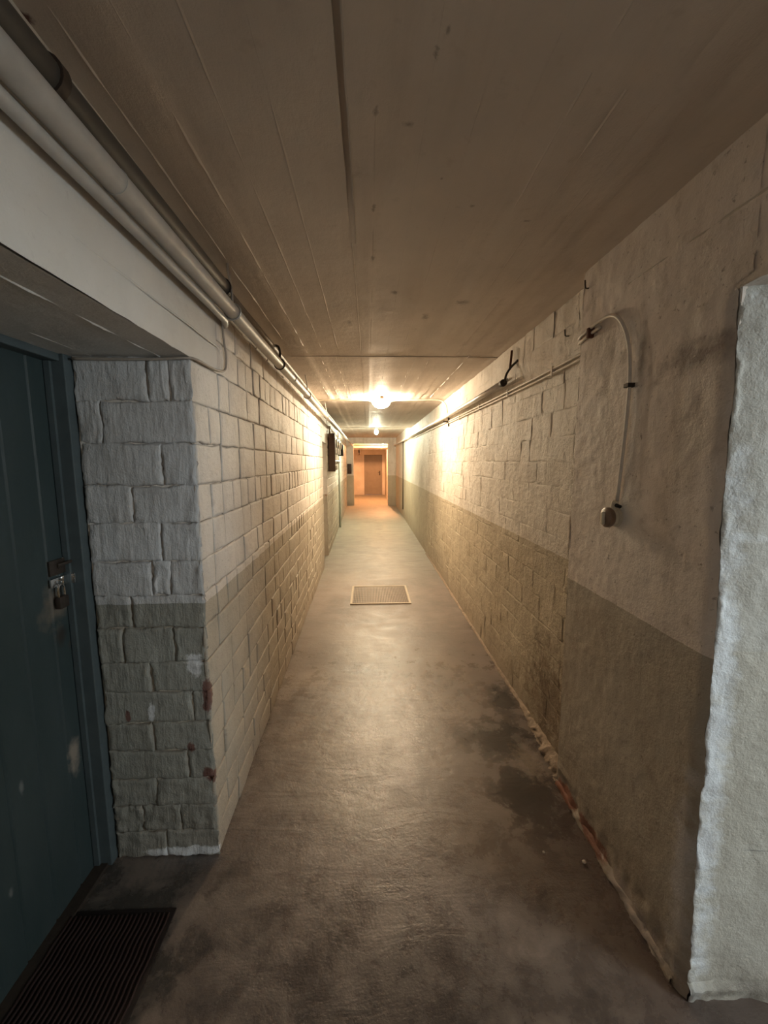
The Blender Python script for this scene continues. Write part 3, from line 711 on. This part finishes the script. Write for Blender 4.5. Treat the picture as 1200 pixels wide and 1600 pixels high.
cb = thing('hanging_cable', 'thin grey cable drooping from the heating pipe and bending back along the lintel', 'cable')
o_ = 0.012
MB().tube(curve([(-0.575, 1.70, 2.06), (XL(1.7) + o_, 1.715, 2.0), (XL(1.7) + o_, 1.735, 1.93), (XL(1.7) + o_, 1.722, 1.878), (XL(1.7) + o_, 1.67, 1.858), (XL(1.5) + o_, 1.56, 1.846), (XL(1.4) + o_, 1.42, 1.842),
                 (-0.60, 1.390, 1.838), (-0.68, 1.388, 1.834), (-0.80, 1.388, 1.833), (-0.955, 1.390, 1.834)], 6), 0.0045, 8).build('cable_run', M['cable'], cb, smooth=True)

# ---------------------------------------------------------------- right wall services
p4 = thing('steel_pipe', 'shiny grey pipe along the flaking right-hand limewashed wall', 'pipe')
p4['label'] = 'shiny grey pipe along the limewashed wall, ending at a rusty strap'
MB().tube([(0.885, 2.70, 2.012)] + ln((0.885, 3.4, 2.008), (0.880, 13.9, 2.06), 8, 0.004), 0.0205, 16).build('pipe_run', M['pipe_bright'], p4, smooth=True)
MB().lathe([(0, .012), (.002, .0235), (.03, .0235), (.03, .020)], (0.885, 2.685, 2.012), (0, 1, 0), 16).build('end_cap', M['iron'], p4, smooth=30)
p5 = thing('wall_conduit', 'second thinner pipe hugging the limewashed wall above the shiny one', 'pipe')
MB().tube([(0.925, 2.74, 2.045), (0.925, 4.5, 2.045), (0.92, 9.0, 2.075)], 0.008, 10).build('pipe_run', M['conduit'], p5, smooth=True)
sp = thing('rusty_strap', 'rusty bent strap iron sticking up where the shiny pipe ends', 'bracket', (0.915, 2.66, 2.03))
MB().tube(curve([(-0.03, 0.01, -0.02), (-0.022, 0.0, 0.03), (0.0, -0.02, 0.07), (0.02, -0.055, 0.095), (0.022, -0.07, 0.10)], 5), 0.0075, 8).build('bent_arm', M['iron'], sp, smooth=True)
MB().tube(curve([(-0.004, -0.01, 0.06), (0.004, 0.005, 0.10), (0.002, -0.01, 0.135), (0.006, -0.005, 0.175)], 5), 0.0075, 8).build('bent_end', M['rust'], sp, smooth=True)
def twin(name, label, path_fn, r, mat):
    t = thing(name, label, 'conduit'); 
    for s in path_fn: MB().tube(curve(s, 5), r, 10).build('conduit_run', mat, t, smooth=True)
    return t
cd = twin('twin_conduit', 'pair of thin painted conduits running low along the limewashed wall towards the lamp',
     [[(0.926, 1.70, 1.966), (0.926, 2.6, 1.958), (0.926, 4.7, 1.966), (0.92, 9.0, 1.99)], [(0.926, 1.70, 1.944), (0.926, 2.6, 1.936), (0.926, 4.7, 1.946)]], 0.0065, M['conduit'])
for y in (2.05, 2.7, 3.4, 4.15):
    MB().box(0.916, 0.936, y, y + 0.014, 1.925, 1.972, 0.002).build('clip', M['conduit'], cd)
sc_ = twin('switch_conduit', 'thin pipe bending down over the plastered wall end to the round switch',
     [[(XP - 0.002, 1.700, 2.000), (XP - 0.012, 1.655, 2.004), (XP - 0.012, 1.54, 2.016), (XP - 0.012, 1.46, 2.010), (XP - 0.012, 1.40, 1.965), (XP - 0.012, 1.355, 1.88), (XP - 0.012, 1.338, 1.76), (XP - 0.012, 1.342, 1.60), (XP - 0.014, 1.358, 1.365)],
      [(XP - 0.002, 1.700, 1.982), (XP - 0.008, 1.655, 1.984), (XP - 0.008, 1.60, 1.992), (XP - 0.008, 1.54, 1.996)]], 0.0062, M['conduit'])
MB().box(XP - 0.024, XP + 0.002, 1.594, 1.608, 1.975, 2.012, 0.002).build('clip', M['rust'], sc_)
MB().box(XP - 0.024, XP + 0.002, 1.326, 1.352, 1.742, 1.756, 0.002).build('clip', M['iron'], sc_)
sw = thing('light_switch', 'round old brown rotary switch with cream knob on the plastered wall end', 'switch', (XP, 1.375, 1.305))
MB().lathe([(-0.004, .034), (.010, .034), (.012, .031), (.022, .031)], (0, 0, 0), (-1, 0, 0), 28).build('switch_base', M['ceramic'], sw, smooth=30)
MB().lathe([(.020, .030), (.030, .036), (.040, .035), (.045, .028), (.046, .0)], (0, 0, 0), (-1, 0, 0), 28).build('cover', M['bakelite'], sw, smooth=40)
MB().lathe([(.0, .0325), (.004, .0345), (.008, .0325)], (-0.026, 0, 0), (-1, 0, 0), 28).build('cover_rim', M['ceramic'], sw, smooth=40)
kn = MB(); kn.box(-0.056, -0.044, -0.007, 0.007, -0.026, 0.020, 0.004); kn.build('knob', M['ceramic'], sw, smooth=30)
MB().lathe([(0, .012), (.025, .012), (.03, .009)], (-0.016, -0.004, 0.030), (0, -0.25, 1), 12).build('conduit_entry', M['ceramic'], sw, smooth=30)
MB().tube([(-0.006, -0.024, 0.040), (-0.024, -0.030, 0.046)], 0.0065, 8).build('screw', M['black'], sw, smooth=30)
def hook(loc, lab):
    t = thing('wall_hook', lab, 'hook', loc)
    MB().tube(curve([(0.012, 0, 0), (-0.010, 0, -0.002), (-0.016, -0.004, 0.004), (-0.018, -0.004, 0.026)], 4), 0.0028, 6).build('bent_nail', M['iron'], t, smooth=True)
hook((XP, 1.655, 2.18), 'small bent iron hook high on the plastered wall end beneath the ceiling')
hook((XR - 0.004, 1.94, 2.085), 'small bent iron hook on the limewashed wall above the twin conduits')
br = thing('pipe_bracket', 'dark iron pipe bracket where the lamp conduit drops to the pipes', 'bracket', (0.93, 4.72, 1.975))
MB().box(-0.07, 0.01, -0.008, 0.008, -0.022, -0.006, 0.002).build('arm', M['iron'], br)
MB().box(-0.012, 0.004, -0.012, 0.012, -0.07, 0.03, 0.002).build('wall_plate', M['iron'], br)
vc = thing('vertical_conduit', 'thin dark vertical pipe on the far wall beyond the second lamp', 'pipe')
MB().tube([(0.925, 10.9, 0.22), (0.925, 10.9, 2.06)], 0.011, 8).build('pipe_run', M['iron'], vc, smooth=True)

# ---------------------------------------------------------------- ceiling lamps
def lamp(y, x, zc, key, label):
    pw, col = LAMP[key]
    t = thing('ceiling_lamp', label, 'lamp', (x, y, zc))
    b = MB()
    # half round junction housing seen end on
    pr = []
    for k in range(13):
        a = math.pi * k / 12; pr.append((0.105 * math.cos(a) * (1 + 0.1 * math.sin(a)), -0.100 * math.sin(a) ** 0.7))
    n = len(pr)
    b.add([(px, 0, pz) for px, pz in pr] + [(px * 0.92, 0.07, pz * 0.9) for px, pz in pr], [tuple(range(n)), tuple(range(n, 2 * n))[::-1]] + [(i + 1, i, i + n, i + n + 1) for i in range(n - 1)] + [(0, n - 1, 2 * n - 1, n)])
    b.build('lamp_housing', M['housing'], t, smooth=30)
    MB().tube([Vector((0.112 * math.cos(math.pi * k / 16), -0.004, -0.108 * math.sin(math.pi * k / 16) ** 0.7)) for k in range(17)], 0.006, 8).build('housing_rim', M['lamp_base'], t, smooth=True)
    em = 1.0 / (math.pi * 2 * math.pi * 0.030 * 0.24)
    MB().lathe([(-0.01, .020), (-0.012, .028), (.03, .031), (.20, .031), (.225, .024), (.238, .010), (.24, .0005)], (0, 0, -0.055), (0, -1, 0.03), 16).build('glass_jar', glow('lamp_glow_' + key, col, pw * em), t, smooth=40)
    MB().lathe([(0, .022), (.02, .024), (.04, .020)], (0, -0.215, -0.030), (0, -0.5, 1), 12).build('end_clip', M['bakelite'], t, smooth=30)
    MB().tube([(0, -0.235, -0.006), (0, -0.225, 0.002)], 0.014, 10).build('clip_screw', M['iron'], t, smooth=30)
    for s in (-1, 1):
        MB().lathe([(0, .016), (.03, .016), (.045, .011)], (s * 0.095, 0.01, -0.018), (s, 0, 0), 12).build('conduit_gland', M['lamp_base'], t, smooth=30)
    return t
lamp(4.95, 0.155, ZC - 0.004, 'near', 'nearest ceiling lamp, glowing glass jar on a half round housing with conduits either side')
c1 = thing('lamp_conduit', 'thin cream conduit on the ceiling from the near lamp to the bricked wall', 'conduit')
MB().tube(curve([(0.03, 4.96, 2.228), (-0.05, 4.96, 2.236), (-0.3, 4.97, 2.238), (-0.58, 4.99, 2.238), (-0.60, 4.99, 2.20)], 5), 0.0085, 10).build('conduit_run', M['lamp_base'], c1, smooth=True)
c2 = thing('lamp_conduit', 'cream conduit from the near lamp curving down onto the limewashed wall', 'conduit')
MB().tube(curve([(0.28, 4.96, 2.228), (0.36, 4.96, 2.236), (0.6, 4.95, 2.238), (0.82, 4.92, 2.236), (0.90, 4.88, 2.20), (0.922, 4.82, 2.13), (0.922, 4.76, 2.0)], 5), 0.0085, 10).build('conduit_run', M['lamp_base'], c2, smooth=True)
def bulb_lamp(x, y, zc, key, label, drop, r):
    pw, col = LAMP[key]
    t = thing('ceiling_lamp', label, 'lamp', (x, y, zc))
    MB().lathe([(-0.004, .045), (.02, .042), (.03, .024), (drop, .022)], (0, 0, 0), (0, 0, -1), 16).build('lamp_holder', M['bakelite'], t, smooth=30)
    em = 1.0 / (math.pi * 4 * math.pi * r * r)
    MB().lathe([(0, .016), (.02, .02), (.05, r * .9), (.05 + r * .7, r), (.05 + r * 1.5, r * .75), (.05 + r * 1.95, r * .2), (.05 + r * 2, .0005)], (0, 0, -drop), (0, 0, -1), 16).build('bulb', glow('bulb_glow_' + key, col, pw * em), t, smooth=40)
    return t
bulb_lamp(0.180, 9.45, ZC + 0.078, 'second', 'second lamp along the corridor, a bare bulb below the raised ceiling', 0.07, 0.04)
bulb_lamp(0.55, 15.6, ZC + 0.07, 'far', 'bulb lighting the end room orange behind the far opening', 0.03, 0.035)
bulb_lamp(0.15, -2.2, ZC, 'back', 'added fill bulb, unseen, on the corridor ceiling behind the camera position', 0.03, 0.035)  # unseen bulb added to soften the contrast of the near corridor

# ---------------------------------------------------------------- meter board on the far left wall
mbd = thing('meter_cabinet', 'dark wooden board with grey meters and fuses on the bricked wall past the doorway', 'meter board', (XL(6.6) + 0.022, 7.6, 1.66))
mbd.rotation_euler = (0, 0, 0.0135)
mbd.location.x = XL(7.6) + 0.034
MB().box(-0.02, 0.085, -1.0, -0.955, -0.31, 0.30, 0.003).build('side_board', M['board'], mbd)
MB().box(-0.02, 0.012, -0.955, 0.9, -0.31, 0.30).build('back_board', M['meter'], mbd)
for k, (y, z, s) in enumerate(((-0.70, 0.12, 1.0), (-0.15, 0.12, 1.0), (0.45, 0.12, 1.0))):
    MB().box(0.012, 0.085, y - 0.13, y + 0.13, z - 0.14, z + 0.14, 0.012).build('meter', M['meter'], mbd, smooth=30)
    MB().lathe([(0, .07), (.02, .07), (.025, .05), (.026, 0.001)], (0.085, y, z + 0.03), (1, 0, 0), 18).build('meter_glass', M['glass_dim'], mbd, smooth=30)
for k in range(5):
    MB().lathe([(0, .035), (.05, .033), (.06, .02), (.061, .001)], (0.012, -0.75 + 0.3 * k, -0.16), (1, 0, 0), 14).build('fuse', M['glass_dim'] if k % 2 else M['bakelite'], mbd, smooth=30)
MB().box(0.012, 0.10, -0.85, -0.60, -0.29, -0.22, 0.004).build('terminal_box', M['meter'], mbd)
fz = thing('fuse_box', 'small black fuse box at the far end of the meter board', 'fuse box', (XL(8.72) + 0.02, 8.72, 1.74))
MB().box(-0.01, 0.13, -0.11, 0.11, -0.11, 0.13, 0.01).build('box_body', M['black'], fz, smooth=30)
MB().tube([(0.02, 0, 0.12), (0.02, 0, 0.40)], 0.014, 8).build('feed_pipe', M['conduit'], fz, smooth=True)
fs = thing('conduit_stub', 'short white conduit rising from the meter board to the pipes', 'conduit', (XL(6.7) + 0.03, 6.68, 1.95))
MB().tube([(0, 0, -0.01), (0, 0, 0.13)], 0.018, 10).build('conduit_run', M['ceramic'], fs, smooth=True)
dp = thing('down_pipe', 'grey-green vertical pipe on the bricked wall past the meter board', 'pipe', (XL(9.3) + 0.025, 9.3, 0))
MB().tube([(0, 0, 0.0), (0, 0, 2.03)], 0.024, 14).build('pipe_run', simple('grey_green_pipe', (0.46, 0.48, 0.42), 0.5), dp, smooth=True)
bxo = thing('small_wall_box', 'small brown box on the far end wall left of the opening', 'box', (-0.66, 14.0, 1.27))
bxo['label'] = 'small brown box on the far end wall beside the opening'
MB().box(-0.07, 0.07, -0.06, 0.01, -0.17, 0.17, 0.006).build('box_body', M['board'], bxo, smooth=30)
# pipes crossing the end room
ep = thing('crossing_pipe', 'thick pipe crossing the orange-lit end room under its ceiling', 'pipe')
MB().tube([(-1.25, 15.0, 1.98), (1.30, 15.0, 2.0)], 0.035, 14).build('pipe_run', M['pipe'], ep, smooth=True)
ep2 = thing('crossing_pipe', 'thin pipe above the thick pipe crossing the end room', 'pipe')
MB().tube([(-1.25, 15.1, 2.12), (1.30, 15.1, 2.12)], 0.02, 12).build('pipe_run', M['pipe'], ep2, smooth=True)
jb = thing('pipe_valve', 'dark valve hanging under the pipes at the corner of the end room opening', 'valve', (-0.34, 15.0, 1.896))
MB().lathe([(-.05, .045), (.05, .045)], (0, 0, 0), (0, 0, 1), 12).build('valve_body', M['iron'], jb, smooth=30)
MB().tube([(0, 0, -0.03), (0, 0, -0.14)], 0.02, 8).build('valve_stem', M['iron'], jb, smooth=30)
MB().lathe([(0, .05), (.012, .05)], (0, 0, -0.13), (0, 0, -1), 14).build('hand_wheel', M['rust'], jb, smooth=30)

# ---------------------------------------------------------------- crumbs on the floor
def crumb(x, y, r, lab, g=None):
    bm = bmesh.new(); bmesh.ops.create_icosphere(bm, subdivisions=2, radius=r)
    for v in bm.verts: v.co *= 1 + 0.35 * nz(v.co.x / r * 1.3 + x * 9, v.co.y / r * 1.3, v.co.z / r * 1.3 + y * 7); v.co.z *= 0.65
    zmin = min(v.co.z for v in bm.verts)
    for v in bm.verts: v.co.z -= zmin
    me = D.meshes.new('plaster_crumb'); bm.to_mesh(me); bm.free(); me.materials.append(M['stone']); me.shade_smooth()
    o = D.objects.new('plaster_crumb', me); COL.objects.link(o); o.location = (x, y, 0.0); o['label'] = lab; o['category'] = 'crumb'
    if g: o['group'] = g
crumb(0.800, 1.315, 0.0075, 'pale plaster crumb on the floor close to the plastered wall end', 'plaster crumbs on the floor')
crumb(0.665, 1.36, 0.005, 'smaller plaster crumb further out on the dark damp floor', 'plaster crumbs on the floor')
